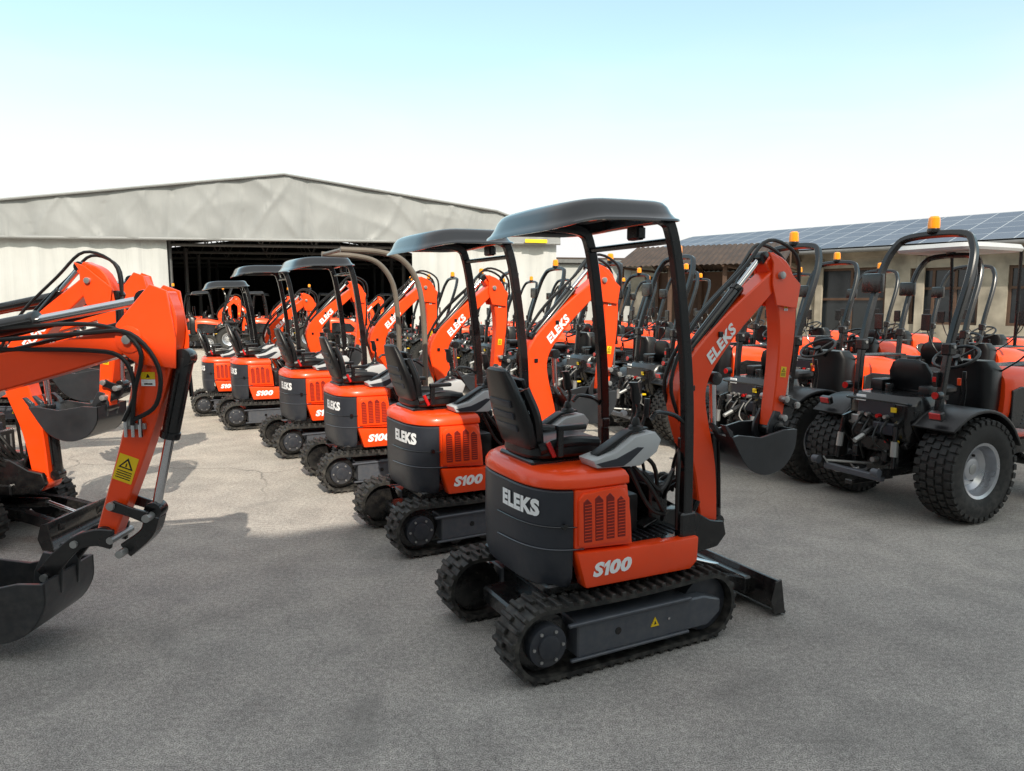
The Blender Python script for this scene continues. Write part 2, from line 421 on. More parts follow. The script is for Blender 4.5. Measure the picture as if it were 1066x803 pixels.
def excavator(name,loc,rz,label,pose='A'):
    root=empty(name,loc,rz,label,'mini excavator')
    for s in (-1,1): track(root,s)
    b=B()
    b.box((0,0,.24),(.66,.56,.12),BLACK,bev=.015); b.box((.05,0,.2),(.3,.7,.09),BLACK,bev=.01)
    b.box((-.05,0,.2),(.9,.36,.09),BLACK,bev=.012)
    b.cyl((0,0,.29),(0,0,.37),.24,BLACK,n=28,bev=.01)
    b.done('chassis',root)
    b=B(); X=-.04
    cur=catmull([(1.09+X,0,.02),(1.045+X,0,.06),(1.035+X,0,.13),(1.065+X,0,.205)],4)
    b.prism([(p.x,p.z) for p in cur]+[(p.x-.016,p.z) for p in cur[::-1]],-.42,.44,BLACK,bev=.002)
    b.box((1.095+X,0.01,.026),(.05,.86,.022),BUCKET,bev=.004,rot=(0,.5,0))
    for y in (-.415,.435): b.prism([(1.11+X,.015),(1.075+X,.21),(1.03+X,.20),(1.0+X,.10),(1.03+X,.02)],y-.007,y+.007,BLACK,bev=.002)
    for y in (-.2,.2):
        b.tube([(.38,y*.8,.24),(.7,y,.20),(1.04+X,y*1.1,.12)],.03,BLACK,sec=[(-.03,-.035),(.03,-.035),(.03,.035),(-.03,.035)],k=3)
    b.cyl((.4,0,.24),(.75,0,.24),.035,BLACK,n=16,bev=.004); b.cyl((.75,0,.24),(1.02+X,0,.16),.018,CHROME,n=12)
    b.box((1.0+X,0,.13),(.06,.5,.10),BLACK,bev=.01)
    b.done('dozer_blade',root)
    b=B()
    b.loft([outline(-.30,.385,.90),outline(-.30,.40,.95),outline(-.30,.45,.985),outline(-.30,.562,.995),outline(-.30,.572,1.0),outline(-.30,.855,.996),outline(-.30,.862,.98)],GREY)
    b.text('ELEKS',.30,.082,lambda u,v:(lambda p:(p.x,p.y,.775+v))(tail_s(.160+u)),WHITE,bold=.055)
    for z0,am,rr_,mm in ((.565,.02,.0035,FRAME),(.682,.01,.003,BLACK)):
        pts=[]
        for i in range(36):
            q=tail_s(-.05+i*.0165); pts.append((q.x,q.y,z0+am*math.sin(i*.05)))
        b.tube(pts,rr_,mm,n=4,k=1)
    b.cyl((-.35,-.390,.70),(-.35,-.407,.70),.014,BLACK,n=10)
    b.done('counterweight',root)
    b=B()
    b.loft([outline(.0,.868,.985),outline(.0,.875,1.0),outline(.0,.905,.995),outline(-.01,.93,.955),outline(-.03,.946,.88),outline(-.05,.950,.75)],ORANGE)
    b.prism([(-.296,.585),(.03,.565),(.02,.70),(-.005,.865),(-.296,.865)],-.405,.405,ORANGE,bev=.01,seg=2)
    b.done('engine_cover',root)
    for s in (-1,1):
        b=B()
        yA,yB=sorted((s*.400,s*.421)); yC,yD=sorted((s*.408,s*.4235))
        b.prism([(-.284,.600),(.010,.592),(-.002,.80),(-.03,.85),(-.08,.862),(-.26,.850),(-.286,.82)],yA,yB,ORANGE,bev=.009,seg=2)
        for i in range(4):
            x=-.262+i*.063; zt=(.826,.836,.840,.818)[i]
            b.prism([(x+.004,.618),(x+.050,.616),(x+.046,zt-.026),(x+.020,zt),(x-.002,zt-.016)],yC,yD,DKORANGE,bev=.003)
            for j in range(12):
                z=.630+j*.0150
                b.prism([(x+.006,z),(x+.044,z),(x+.044,z+.003),(x+.006,z+.003)],*sorted((s*.4225,s*.4245)),ORANGE,bev=0)
        b.done('cooling_vent',root)
        b=B()
        b.prism([(-.296,.575),(-.245,.395),(.38,.385),(.425,.42),(.43,.548),(.04,.552)],min(s*.34,s*.425),max(s*.34,s*.425),ORANGE,bev=.012,seg=2)
        b.s100(.22,.070,(lambda s:(lambda u,v:(-.10-s*u,s*.4285,.480+v)))(s),WHITE)
        b.done('side_panel',root)
    b=B()
    b.box((.02,0,.385),(.86,.70,.05),BLACK,bev=.01)
    b.box((.22,0,.535),(.44,.76,.03),BLACK,bev=.008)
    b.box((.2,0,.46),(.4,.66,.12),BLACK,bev=.008)
    for i in range(9): b.box((.06+i*.04,0,.5525),(.012,.66,.006),GREY,bev=.002)
    b.done('floor_plate',root)
    st=B(); st.box((-.22,0,.955),(.36,.36,.03),BLACK,bev=.01); st.box((-.2,0,.975),(.30,.30,.05),GREY,bev=.01)
    seat=st.done('seat',root)
    b=B()
    b.loft([superell(-.20,0,.20,.19,4,.975),superell(-.19,0,.22,.205,3.5,.99),superell(-.185,0,.22,.205,3.5,1.025),superell(-.185,0,.195,.18,3.2,1.045),superell(-.20,0,.12,.12,3,1.04)],VINYL)
    for s in (-1,1): b.tube([(-.36,s*.17,1.02),(-.2,s*.185,1.05),(-.03,s*.17,1.03)],.030,VINYL,n=10,k=4)
    b.done('seat_cushion',seat)
    b=B(); secs=[]
    for f,hx,hy in ((0,.026,.14),(.05,.038,.165),(.35,.040,.18),(.6,.036,.165),(.85,.030,.13),(.97,.024,.10),(1,.012,.07)):
        z=1.01+.40*f; x=-.37-.13*f; secs.append(superell(x,0,hx,hy,3.2,z))
    b.loft(secs,VINYL)
    for s in (-1,1): b.tube([(-.34,s*.135,1.04),(-.365,s*.150,1.18),(-.412,s*.125,1.31)],.026,VINYL,n=8,k=4)
    for z,x in ((1.10,-.338),(1.16,-.352),(1.22,-.368),(1.28,-.384),(1.335,-.402)): b.box((x,0,z),(.024,.20,.045),VINYL,rot=(0,-.3,0),bev=.01,seg=2)
    for z,x in ((1.12,-.440),(1.18,-.460),(1.24,-.478)): b.box((x,0,z),(.02,.22,.035),GREY,rot=(0,-.3,0),bev=.006,seg=2)
    b.cyl((-.33,-.205,1.06),(-.30,-.22,.99),.012,RED,n=8)
    b.done('seat_backrest',seat)
    for s in (-1,1):
        b=B()
        b.prism([(-.17,.952),(.08,.94),(.18,1.00),(.205,1.06),(.17,1.10),(.05,1.085),(-.06,1.02),(-.19,.99)],min(s*.25,s*.39),max(s*.25,s*.39),LGREY,bev=.010,seg=2)
        b.prism([(-.14,1.0),(-.05,1.035),(.045,1.095),(.15,1.108),(.15,1.12),(.04,1.11),(-.07,1.05),(-.15,1.01)],min(s*.29,s*.355),max(s*.29,s*.355),VINYL,bev=.005,seg=2)
        b.prism([(-.14,.955),(-.175,.975),(-.06,.99),(.06,1.035),(.10,1.03),(.02,.97),(-.02,.95)],min(s*.38,s*.3925),max(s*.38,s*.3925),GREY,bev=.002)
        c=b.done('control_console',root)
        b=B()
        b.lathe([(.001,.06),(.014,.055),(.022,.035),(.024,.02),(.036,.012),(.04,0),(.001,0)],(.10,s*.32,1.112),VINYL,n=14,axis='z')
        b.tube([(.10,s*.32,1.15),(.115,s*.32,1.21),(.10,s*.32,1.25)],.011,BLACK,n=8,k=3)
        b.loft([superell(.10,s*.32,.018,.016,2.4,1.235,10),superell(.098,s*.32,.026,.023,2.4,1.26,10),superell(.092,s*.32,.021,.02,2.4,1.31,10),superell(.08,s*.32,.024,.022,2.4,1.34,10)],VINYL)
        b.done('joystick',c)
        b=B()
        b.box((-.22,s*.235,1.13),(.16,.045,.028),VINYL,bev=.012,seg=2); b.box((-.28,s*.235,1.06),(.03,.03,.14),BLACK,bev=.005)
        b.done('armrest',seat)
        b=B()
        b.tube([(.37,s*.38,1.12),(.30,s*.36,1.17),(.20,s*.36,1.19),(.16,s*.36,1.16)],.012,BLACK,n=8)
        b.done('handrail',root)
    b=B()
    b.box((.36,-.02,.66),(.12,.34,.24),BLACK,bev=.012); b.box((.33,-.02,.80),(.05,.28,.06),GREY,bev=.01)
    for y in (-.09,.0): 
        b.tube([(.34,y,.8),(.30,y,1.0),(.33,y*1.15,1.16)],.009,BLACK,n=7,k=3); b.cyl((.33,y*1.15,1.12),(.335,y*1.15,1.22),.016,VINYL,n=10,bev=.004)
    for y in (-.2,.14): b.box((.27,y,.585),(.1,.08,.012),BLACK,rot=(0,-.35,0),bev=.003)
    for i in range(5): b.cyl((.41,-.14+i*.06,.6),(.41,-.14+i*.06,.74),.014,STEEL,n=8)
    b.box((.24,.1,.72),(.16,.2,.34),BLACK,bev=.015); b.box((.12,0,.66),(.12,.5,.2),VINYL,bev=.02,seg=2)
    for i in range(4): b.cyl((.16+i*.035,-.005,.90),(.16+i*.035,-.005,.97),.010,STEEL if i%2 else RED,n=8)
    b.done('travel_lever',root)
    for i in range(5):
        b=B(); y=-.28+i*.045
        b.tube([(.40,y*.6,.72),(.46,y,.80),(.50+.02*i,y*.8-.02,.66),(.62,-.05+(i-2)*.03,.50),(.70,-.05+(i-2)*.03,.62)],.012,HOSE,n=7,k=5)
        b.done('control_hose',root)
    for pts in ([(.12,-.36,.9),(.22,-.37,.80),(.33,-.33,.88),(.38,-.2,.7)],[(.05,-.34,.92),(.16,-.36,.72),(.28,-.33,.66),(.36,-.2,.62)],[(.10,-.30,1.0),(.20,-.34,.92),(.26,-.30,.74),(.36,-.2,.68)],[(.34,-.36,.58),(.32,-.38,.8),(.36,-.34,.98),(.44,-.2,.86),(.52,-.1,.70)],[(.08,-.33,.93),(.14,-.38,.84),(.24,-.36,.70),(.34,-.24,.60)]):
        b=B(); b.tube(pts,.011,HOSE,n=7); b.done('control_hose',root)
    sec=[(-.024,-.022),(-.018,-.028),(.018,-.028),(.024,-.022),(.024,.022),(.018,.028),(-.018,.028),(-.024,.022)]
    for s in (-1,1):
        b=B()
        b.tube([(.385,s*.37,.52),(.383,s*.37,.9),(.37,s*.37,1.3),(.325,s*.365,1.7),(.265,s*.36,2.03),(.19,s*.355,2.125),(-.05,s*.33,2.14)],.035,BLACK,sec=sec,k=5)
        b.box((.385,s*.37,.60),(.10,.06,.14),BLACK,bev=.01)
        b.box((.375,s*.345,1.02),(.05,.03,.06),BLACK,bev=.006)
        b.done('canopy_post',root)
    b=B()
    b.tube([(.265,-.36,2.02),(.265,.36,2.02)],.016,BLACK,n=8)
    b.done('canopy_crossbar',root)
    b=B(); cx,hx,hy,n=-.045,.340,.445,4.6
    def rs(sx,z,k=52):
        out=[]
        for (x,y,zz) in superell(cx,0,hx-sx,hy-sx,n,z,k):
            f=(x-cx)/hx; g=y/hy
            out.append((x,y,zz+.012*f*abs(f)-.040*max(0,-f)**3 - .012*g*g))
        return out
    b.loft([rs(.060,2.160),rs(.036,2.145),rs(.016,2.122),rs(.0,2.108),rs(-.018,2.104),rs(-.028,2.108),rs(-.024,2.117),rs(-.008,2.124),rs(.008,2.144),rs(.022,2.174),rs(.040,2.194),rs(.062,2.203),rs(.085,2.200),rs(.100,2.186),rs(.13,2.182),rs(.2,2.190),rs(.3,2.194)],ROOF,cap=False)
    b.loft([rs(.3,2.194),rs(.301,2.193)],ROOF)
    b.loft([rs(.058,2.158),rs(.09,2.163),rs(.3,2.167),rs(.302,2.166)],ROOFIN,cap=False)
    b.done('canopy_roof',root)
    b=B(); b.box((.24,-.1,2.075),(.05,.1,.07),BLACK,bev=.01); b.box((.268,-.1,2.075),(.006,.085,.055),HEADL,bev=.002)
    b.done('work_lamp',root)
    b=B()
    pr=[(.40,.33),(.62,.34),(.80,.36),(.86,.42),(.84,.50),(.74,.52),(.60,.60),(.44,.62),(.40,.56)]
    b.prism(pr,-.17,-.13,BLACK,bev=.006); b.prism(pr,.03,.07,BLACK,bev=.006)
    b.cyl((.60,-.05,.32),(.60,-.05,.58),.06,BLACK,n=20,bev=.006); b.box((.5,-.05,.38),(.24,.3,.08),BLACK,bev=.01)
    b.done('swing_bracket',root)
    if pose=='A':
        boomset(root,[(.79,.42),(.745,.80),(.640,1.24),(.83,1.53),(1.25,1.88)],[.058,.078,.096,.076,.050],
            [(1.18,1.98),(1.31,1.85),(1.35,1.5),(1.29,.98)],[.045,.082,.062,.040],(1.26,.97),bs=.88,
            text_at=(.83,1.50,rad(46),.26,.068),
            link=((1.32,1.16),(1.41,1.12),(1.31,1.05)),
            cyls=[('boom_cylinder',(.88,.47),(.83,1.30),.036,.62),('stick_cylinder',(.64,1.44),(1.16,1.98),.034,.68),('bucket_cylinder',(1.42,1.78),(1.41,1.14),.030,.65)],
            hoses=[[(.63,.03,.6),(.62,.05,1.0),(.53,.05,1.3),(.72,.04,1.62),(1.03,.04,1.90),(1.2,.06,2.06),(1.40,.05,1.98),(1.43,.03,1.75)],
                   [(.63,-.02,.6),(.60,-.03,1.0),(.51,-.03,1.3),(.68,-.02,1.62),(1.00,-.03,1.91),(1.2,-.02,2.08),(1.42,-.03,2.0),(1.46,-.02,1.78)],
                   [(.66,.05,.55),(.66,.08,.9),(.72,.08,1.2)]])
    else:
        BM=[(.80,.45),(.86,.95),(1.20,1.24),(1.91,1.38),(2.60,1.55)]; BW=[.08,.11,.115,.090,.062]
        H0=[[(.75,.04,.7),(.85,.05,1.25),(1.25,.05,1.46),(1.9,.04,1.55),(2.5,.02,1.70),(2.70,.03,1.74),(2.76,.03,1.58)],
            [(.75,-.02,.7),(.85,-.03,1.28),(1.25,-.03,1.50),(1.9,-.03,1.59),(2.45,-.08,1.62),(2.66,-.10,1.51),(2.62,-.09,1.30),(2.60,-.09,1.14)],
            [(1.9,.06,1.48),(2.4,.07,1.60),(2.66,.07,1.64),(2.80,.06,1.46),(2.83,.05,1.26)]]
        if pose=='B':
            boomset(root,BM,BW,[(2.74,1.78),(2.725,1.57),(2.60,1.10),(2.41,.58)],[.045,.088,.070,.046],(2.12,.36),bs=1.04,brot=rad(2),bw=.07,dsc=2.1,ckx=1.10,bracket=(2.60,1.13),
                link=((2.47,.74),(2.64,.68),(2.50,.50)),
                coupler=[(2.46,.57),(2.38,.58),(2.28,.55),(2.19,.47),(2.12,.38)],
                cyls=[('boom_cylinder',(.92,.42),(1.45,1.16),.045,.6),('stick_cylinder',(1.25,1.47),(2.66,1.74),.043,.62),('bucket_cylinder',(2.83,1.46),(2.645,.70),.042,.52)],
                hoses=H0+[[(1.9,-.06,1.54),(2.4,-.09,1.58),(2.62,-.10,1.58),(2.74,-.09,1.42),(2.72,-.09,1.24),(2.60,-.09,1.16)],
                   [(1.9,-.05,1.50),(2.4,-.09,1.50),(2.58,-.10,1.46),(2.62,-.09,1.3),(2.56,-.09,1.16)]])
        else:
            boomset(root,BM,BW,[(2.74,1.80),(2.74,1.60),(2.64,1.30),(2.50,1.0)],[.045,.092,.072,.048],(2.46,.97),bs=.95,bw=.07,dsc=1.6,ckx=1.12,
                link=((2.54,1.15),(2.66,1.10),(2.53,1.05)),
                cyls=[('boom_cylinder',(.92,.42),(1.45,1.16),.045,.6),('stick_cylinder',(1.25,1.47),(2.66,1.76),.043,.62),('bucket_cylinder',(2.86,1.52),(2.67,1.12),.040,.6)],hoses=H0)
    return root

HD=rad(27)
O0=Vector((.372,3.723,0))
grp='row of new mini excavators in the yard'
main=excavator('mini_excavator',O0,HD,'orange and black tracked mini excavator with dark roof canopy on asphalt')
main['group']=grp
offs=[(-.80,1.66),(-1.72,3.32),(-2.62,4.80),(-3.90,6.60),(-4.85,7.75)]
labs=['orange mini excavator with glossy black roof canopy and empty seat','orange mini excavator with bare tubular frame and no roof','orange mini excavator with dark roof canopy on grey asphalt',
 'orange mini excavator with dark roof beside a sunlit patch of asphalt','small orange mini excavator with dark canopy at the row end']
for i,((dx,dy),lb) in enumerate(zip(offs,labs)):
    skip=('canopy_roof','canopy_post','canopy_crossbar','work_lamp') if i==1 else ()
    c=place(main,(O0.x+dx,O0.y+dy,0),HD+rad((2,1,3,0,-2)[i]),lb,skip,grp,scale=(1.015,1,1.02,1.02,.94)[i])
    if i==1:
        for s in (-1,1):
            b=B()
            b.tube([(.385,s*.37,.52),(.385,s*.37,1.0),(.38,s*.37,1.5),(.33,s*.36,1.9),(.18,s*.355,2.12),(-.05,s*.35,2.19),(-.40,s*.35,2.20)],.026,BRONZE,n=10)
            b.done('canopy_post',c,label='bare primer coloured tubular canopy post')
        b=B(); b.tube([(-.38,-.35,2.2),(-.38,.35,2.2)],.018,BRONZE,n=8); b.done('canopy_crossbar',c)

gl='excavators parked opposite the row'
near=excavator('mini_excavator',(-4.42,3.55,0),0,'orange excavator reaching out its boom with a rounded black bucket','B')
near['group']=gl
nr=('canopy_roof','canopy_post','canopy_crossbar','work_lamp','handrail')
place(main,(-4.22,5.30,0),rad(-3),'orange mini excavator without roof, boom folded, on shaded asphalt',nr,gl)
fold=excavator('mini_excavator',(-6.55,6.95,0),rad(1),'orange excavator with long sloping boom and curled bucket','C')
fold['group']=gl; fold.scale=(1.1,1.1,1.1)
place(fold,(-7.75,8.75,0),rad(2),'orange excavator with sloping boom and curled bucket beside sunlit asphalt',nr,gl,1.08)
for i,(x,y,r) in enumerate([(-7.2,10.6,1),(-8.3,12.6,2)]):
    place(main,(x,y,0),rad(r),['orange mini excavator without roof near pale tarpaulin wall','orange mini excavator without roof at the end of its row'][i],nr,gl)

# ------------------------------------------------------------ tractor
def wheel(root,x,y,r,w,rimr,side,name):
    b=B()
    hw=w/2
    prof=[(rimr*.98,-hw*.72),(rimr+.01,-hw*.85),((rimr+r)/2,-hw*1.02),(r*.95,-hw*.95),(r*.985,-hw*.7),(r,-hw*.3),(r,hw*.3),(r*.985,hw*.7),(r*.95,hw*.95),((rimr+r)/2,hw*1.02),(rimr+.01,hw*.85),(rimr*.98,hw*.72)]
    b.lathe([(a-.016 if a>rimr*1.3 else a,h) for a,h in prof],(x,y,r),TYRE,n=44)
    cnt=36 if r>.35 else 28
    for i in range(cnt):
        for yo,wl,ph in ((-.80,.30,0),(-.42,.32,.5),(.0,.34,0),(.42,.32,.5),(.80,.30,0)):
            a=2*math.pi*(i+ph)/cnt
            rr=r-.010-(.012 if abs(yo)>.7 else 0)
            b.box((x+rr*math.cos(a),y+yo*hw,r+rr*math.sin(a)),(.020,wl*hw,2*math.pi*r/cnt*.66),TYRE,rot=(0,-a,.0),bev=.002)
        a=2*math.pi*i/cnt
        for s in (-1,1):
            b.box((x+(r-.036)*math.cos(a),y+s*hw*.985,r+(r-.036)*math.sin(a)),(.036,.010,2*math.pi*r/cnt*.6),TYRE,rot=(0,-a,0),bev=.002)
    ob=b.done(name,root)
    b=B(); s=side
    b.lathe([(rimr,-hw*.74),(rimr*1.04,-hw*.8),(rimr*1.04,-hw*.86),(rimr*.93,-hw*.8),(rimr*.9,-hw*.1),(rimr*.9,hw*.1),(rimr*.93,hw*.8),(rimr*1.04,hw*.86),(rimr*1.04,hw*.8),(rimr,hw*.74)],(x,y,r),RIM,n=36)
    d=s*hw
    b.lathe([(rimr*.92,d*.25),(rimr*.78,d*.35),(rimr*.62,d*.12),(rimr*.45,d*.10),(rimr*.40,d*.35),(rimr*.25,d*.38),(.001,d*.38)],(x,y,r),RIM,n=36)
    for i in range(6):
        a=2*math.pi*i/6; b.cyl((x+rimr*.53*math.cos(a),y+d*.05,r+rimr*.53*math.sin(a)),(x+rimr*.53*math.cos(a),y+d*.2,r+rimr*.53*math.sin(a)),.012,BLACK,n=6)
    b.cyl((x,y-d*.3,r),(x,y+d*.41,r),rimr*.2,STEEL,n=14,bev=.006)
    b.done('rim',ob)

def tractor(name,loc,rz,label):
    root=empty(name,loc,rz,label,'tractor')
    for s in (-1,1):
        wheel(root,0,s*.53,.42,.31,.215,s,'rear_wheel')
        wheel(root,1.38,s*.48,.29,.20,.15,s,'front_wheel')
    b=B()
    b.box((.55,0,.47),(1.5,.28,.26),BLACK,bev=.03,seg=2); b.cyl((0,-.42,.42),(0,.42,.42),.10,BLACK,n=16,bev=.01)
    b.box((-.12,0,.48),(.3,.34,.36),BLACK,bev=.03,seg=2); b.cyl((1.38,-.42,.30),(1.38,.42,.30),.05,BLACK,n=12)
    b.box((1.5,0,.42),(.7,.34,.16),BLACK,bev=.02)
    b.box((.5,0,.56),(.55,.95,.03),BLACK,bev=.01)
    for s in (-1,1): b.box((.5,s*.44,.42),(.22,.08,.04),BLACK,bev=.01); b.box((.5,s*.46,.5),(.03,.03,.16),BLACK,bev=.004)
    b.done('chassis',root)
    for s in (-1,1):
        b=B(); out=[];inn=[]
        for i in range(13):
            a=rad(30+i*(124-30)/12); rr=.495
            out.append((rr*math.cos(a)*1.04,.42+rr*math.sin(a)*.98)); inn.append(((rr-.03)*math.cos(a)*1.04,.42+(rr-.03)*math.sin(a)*.98))
        out=[(.50,.58)]+out+[(-.38,.76)]; inn=[(.47,.58)]+inn+[(-.365,.74)]
        b.prism(out+inn[::-1],min(s*.34,s*.665),max(s*.34,s*.665),VINYL,bev=.012,seg=2)
        b.prism(out+[(-.28,.62),(.3,.60)],min(s*.315,s*.34),max(s*.315,s*.34),VINYL,bev=.005)
        b.done('fender',root)
        b=B()
        b.box((-.37,s*.52,.86),(.05,.11,.07),BLACK,rot=(0,-.3,0),bev=.008); b.box((-.398,s*.52,.86),(.014,.09,.05),RED,rot=(0,-.3,0),bev=.004)
        b.done('tail_light',root)
        b=B()
        b.cyl((-.20,s*.42,1.0),(-.26,s*.42,1.0),.035,BLACK,n=14,bev=.004); b.cyl((-.26,s*.42,1.0),(-.268,s*.42,1.0),.028,RED,n=14)
        b.done('tail_light',root)
    b=B()
    b.loft([superell(-.12,0,.22,.30,5,.60),superell(-.14,0,.25,.32,5,.70),superell(-.13,0,.25,.325,5,.90),superell(-.10,0,.22,.30,4,.97),superell(-.08,0,.1,.2,4,.975)],BLACK)
    b.box((-.385,0,.86),(.02,.34,.12),GREY,bev=.006); b.box((-.39,.20,.74),(.03,.10,.08),STEEL,bev=.006); b.box((-.40,-.1,.70),(.05,.2,.10),GREY,bev=.01)
    b.box((-.395,.14,.93),(.012,.09,.05),WHITE,bev=.002); b.box((-.395,-.17,.86),(.012,.05,.04),YELLOW,bev=.002)
    b.tube([(-.30,-.28,.90),(-.44,-.22,.93),(-.44,.22,.93),(-.30,.28,.90)],.012,BLACK,n=6)
    b.cyl((-.10,.10,.97),(-.10,.10,1.04),.04,BLACK,n=14,bev=.006)
    b.box((-.02,.22,1.02),(.20,.12,.10),VINYL,bev=.02,seg=2); b.box((-.02,-.22,1.01),(.20,.10,.08),VINYL,bev=.02,seg=2)
    b.done('rear_cowl',root)
    st=B(); st.box((.22,0,.92),(.26,.26,.07),BLACK,bev=.01); seat=st.done('seat',root)
    b=B(); b.loft([superell(.22,0,.19,.18,3.5,.95),superell(.22,0,.21,.20,3.5,.98),superell(.22,0,.21,.20,3.5,1.01),superell(.22,0,.17,.17,3.5,1.03)],VINYL); b.done('seat_cushion',seat)
    b=B(); b.loft([superell(.06-.07*f,0,hx,hy,3.2,.97+.28*f) for f,hx,hy in ((0,.03,.16),(.1,.045,.20),(.6,.04,.195),(.9,.03,.15),(1,.012,.09))],VINYL); b.done('seat_backrest',seat)
    b=B(); secs=[]
    for x,hy,z0,z1 in ((.92,.25,.66,1.14),(1.0,.275,.62,1.17),(1.4,.27,.60,1.15),(1.75,.25,.58,1.08),(1.93,.22,.58,.98),(2.0,.16,.62,.90)):
        zc=(z0+z1)/2; secs.append([(x,p[0],zc+p[1]) for p in [(a,b_) for a,b_,_ in superell(0,0,hy,(z1-z0)/2,3.8,0,24)]])
    b.loft(secs,ORANGE)
    b.box((1.4,0,1.155),(.8,.24,.02),BLACK,bev=.005)
    b.done('hood',root)
    for s in (-1,1):
        b=B()
        b.prism([(.98,.62),(1.80,.62),(1.88,.76),(1.70,.93),(1.10,.99),(.98,.96)],min(s*.25,s*.285),max(s*.25,s*.285),BLACK,bev=.006)
        for j in range(8): b.box((1.42,s*.287,.66+j*.034),(.60-.02*j,.008,.010),GREY,bev=.002)
        b.done('side_grille',root)
        b=B(); b.box((1.975,s*.13,.92),(.05,.1,.06),HEADL,bev=.015,seg=2); b.done('headlight',root)
    b=B(); b.box((1.985,0,.76),(.05,.28,.24),BLACK,bev=.01); b.done('front_grille',root)
    b=B()
    b.loft([superell(.84,0,.12,.20,4,.6),superell(.84,0,.13,.22,4,.9),superell(.84,0,.13,.22,4,1.14),superell(.80,0,.10,.18,4,1.22),],VINYL)
    b.tube([(.74,0,1.15),(.62,0,1.24)],.022,BLACK,n=8)
    b.done('dashboard',root)
    b=B()
    c=Vector((.60,0,1.25)); ax=Vector((-.5,0,.86)).normalized(); e1=Vector((0,1,0)); e2=ax.cross(e1)
    b.tube([c+(e1*math.cos(2*math.pi*i/20)+e2*math.sin(2*math.pi*i/20))*.18 for i in range(21)],.014,VINYL,n=7,k=1)
    for i in range(3): b.tube([c-ax*.02,c+(e1*math.cos(2*math.pi*i/3)+e2*math.sin(2*math.pi*i/3))*.175],.01,VINYL,n=6)
    b.cyl(c-ax*.04,c+ax*.01,.035,VINYL,n=12)
    b.done('steering_wheel',root)
    for y,h in ((-.30,1.12),(-.26,1.06),(.30,1.1)):
        b=B(); b.tube([(.28,y,.85),(.30,y,1.0),(.27,y,h)],.008,BLACK,n=6,k=2); b.cyl((.27,y,h-.02),(.265,y,h+.04),.016,ORANGE if y>-.28 else VINYL,n=8,bev=.004)
        b.done('control_lever',root)
    b=B()
    sec=[(-.018,-.028),(.018,-.028),(.026,-.02),(.026,.02),(.018,.028),(-.018,.028),(-.026,.02),(-.026,-.02)]
    b.tube([(-.16,-.37,.66),(-.14,-.385,1.0),(-.08,-.40,1.45),(.10,-.405,1.98),(.18,-.35,2.20),(.22,-.22,2.29),(.22,.22,2.29),(.18,.35,2.20),(.10,.405,1.98),(-.08,.40,1.45),(-.14,.385,1.0),(-.16,.37,.66)],.03,BLACK,sec=sec,k=5)
    for s in (-1,1): b.box((-.10,s*.398,1.36),(.09,.08,.10),BLACK,bev=.012); b.cyl((-.10,s*.35,1.38),(-.10,s*.45,1.38),.014,STEEL,n=8)
    b.box((.02,.42,1.9),(.06,.20,.17),BLACK,bev=.02,seg=2)
    b.box((-.17,-.36,1.12),(.05,.04,.12),BLACK,bev=.006); b.box((-.198,-.36,1.12),(.008,.03,.04),RED,bev=.002)
    b.done('roll_bar',root)
    b=B()
    b.cyl((.22,.02,2.315),(.22,.02,2.35),.052,BLACK,n=18,bev=.004)
    b.lathe([(.046,0),(.048,.03),(.044,.085),(.032,.10),(.001,.105)],(.22,.02,2.35),AMBER,n=18,axis='z')
    b.done('beacon',root)
    b=B()
    for s in (-1,1):
        b.tube([(-.15,s*.20,.40),(-.45,s*.27,.38),(-.72,s*.29,.40)],.02,BLACK,sec=[(-.012,-.03),(.012,-.03),(.012,.03),(-.012,.03)],k=3)
        b.tube([(-.15,s*.18,.72),(-.32,s*.22,.78),(-.46,s*.25,.74)],.02,BLACK,sec=[(-.015,-.03),(.015,-.03),(.015,.03),(-.015,.03)],k=3)
        b.cyl((-.46,s*.25,.74),(-.50,s*.27,.40),.018,BLACK,n=10); b.cyl((-.475,s*.256,.62),(-.485,s*.262,.50),.028,STEEL,n=10)
        b.cyl((-.72,s*.26,.40),(-.72,s*.32,.40),.035,FRAME,n=12,bev=.004)
        b.cyl((-.25,s*.05,.36),(-.62,s*.28,.38),.012,STEEL,n=8)
        b.tube([(-.66,s*.27,.42),(-.58,s*.2,.30),(-.45,s*.08,.34)],.008,STEEL,n=6)
        b.cyl((-.15,s*.24,.66),(-.34,s*.24,.56),.03,BLACK,n=12,bev=.004)
        b.box((-.30,s*.20,.46),(.16,.04,.22),BLACK,bev=.01); b.box((-.40,s*.14,.48),(.10,.05,.10),BLACK,bev=.01)
    b.cyl((-.28,0,.74),(-.62,0,.60),.02,STEEL,n=10); b.cyl((-.38,0,.70),(-.52,0,.64),.03,BLACK,n=10)
    b.box((-.42,0,.26),(.5,.07,.035),BLACK,bev=.005); b.box((-.62,0,.34),(.05,.56,.05),FRAME,bev=.006)
    b.cyl((-.27,0,.42),(-.40,0,.42),.022,STEEL,n=10); b.cyl((-.27,0,.42),(-.34,0,.42),.06,BLACK,n=14)
    b.box((-.34,0,.56),(.12,.34,.12),BLACK,bev=.015); b.box((-.37,.14,.66),(.1,.1,.12),BLACK,bev=.01)
    for y,z in ((-.12,.80),(-.05,.80),(.05,.80),(.12,.80)): b.cyl((-.38,y,z),(-.44,y,z),.016,RED if y==-.05 else STEEL,n=8)
    for y in (-.2,-.13): b.cyl((-.36,y,.60),(-.42,y,.60),.013,RED if y>-.18 else YELLOW,n=8)
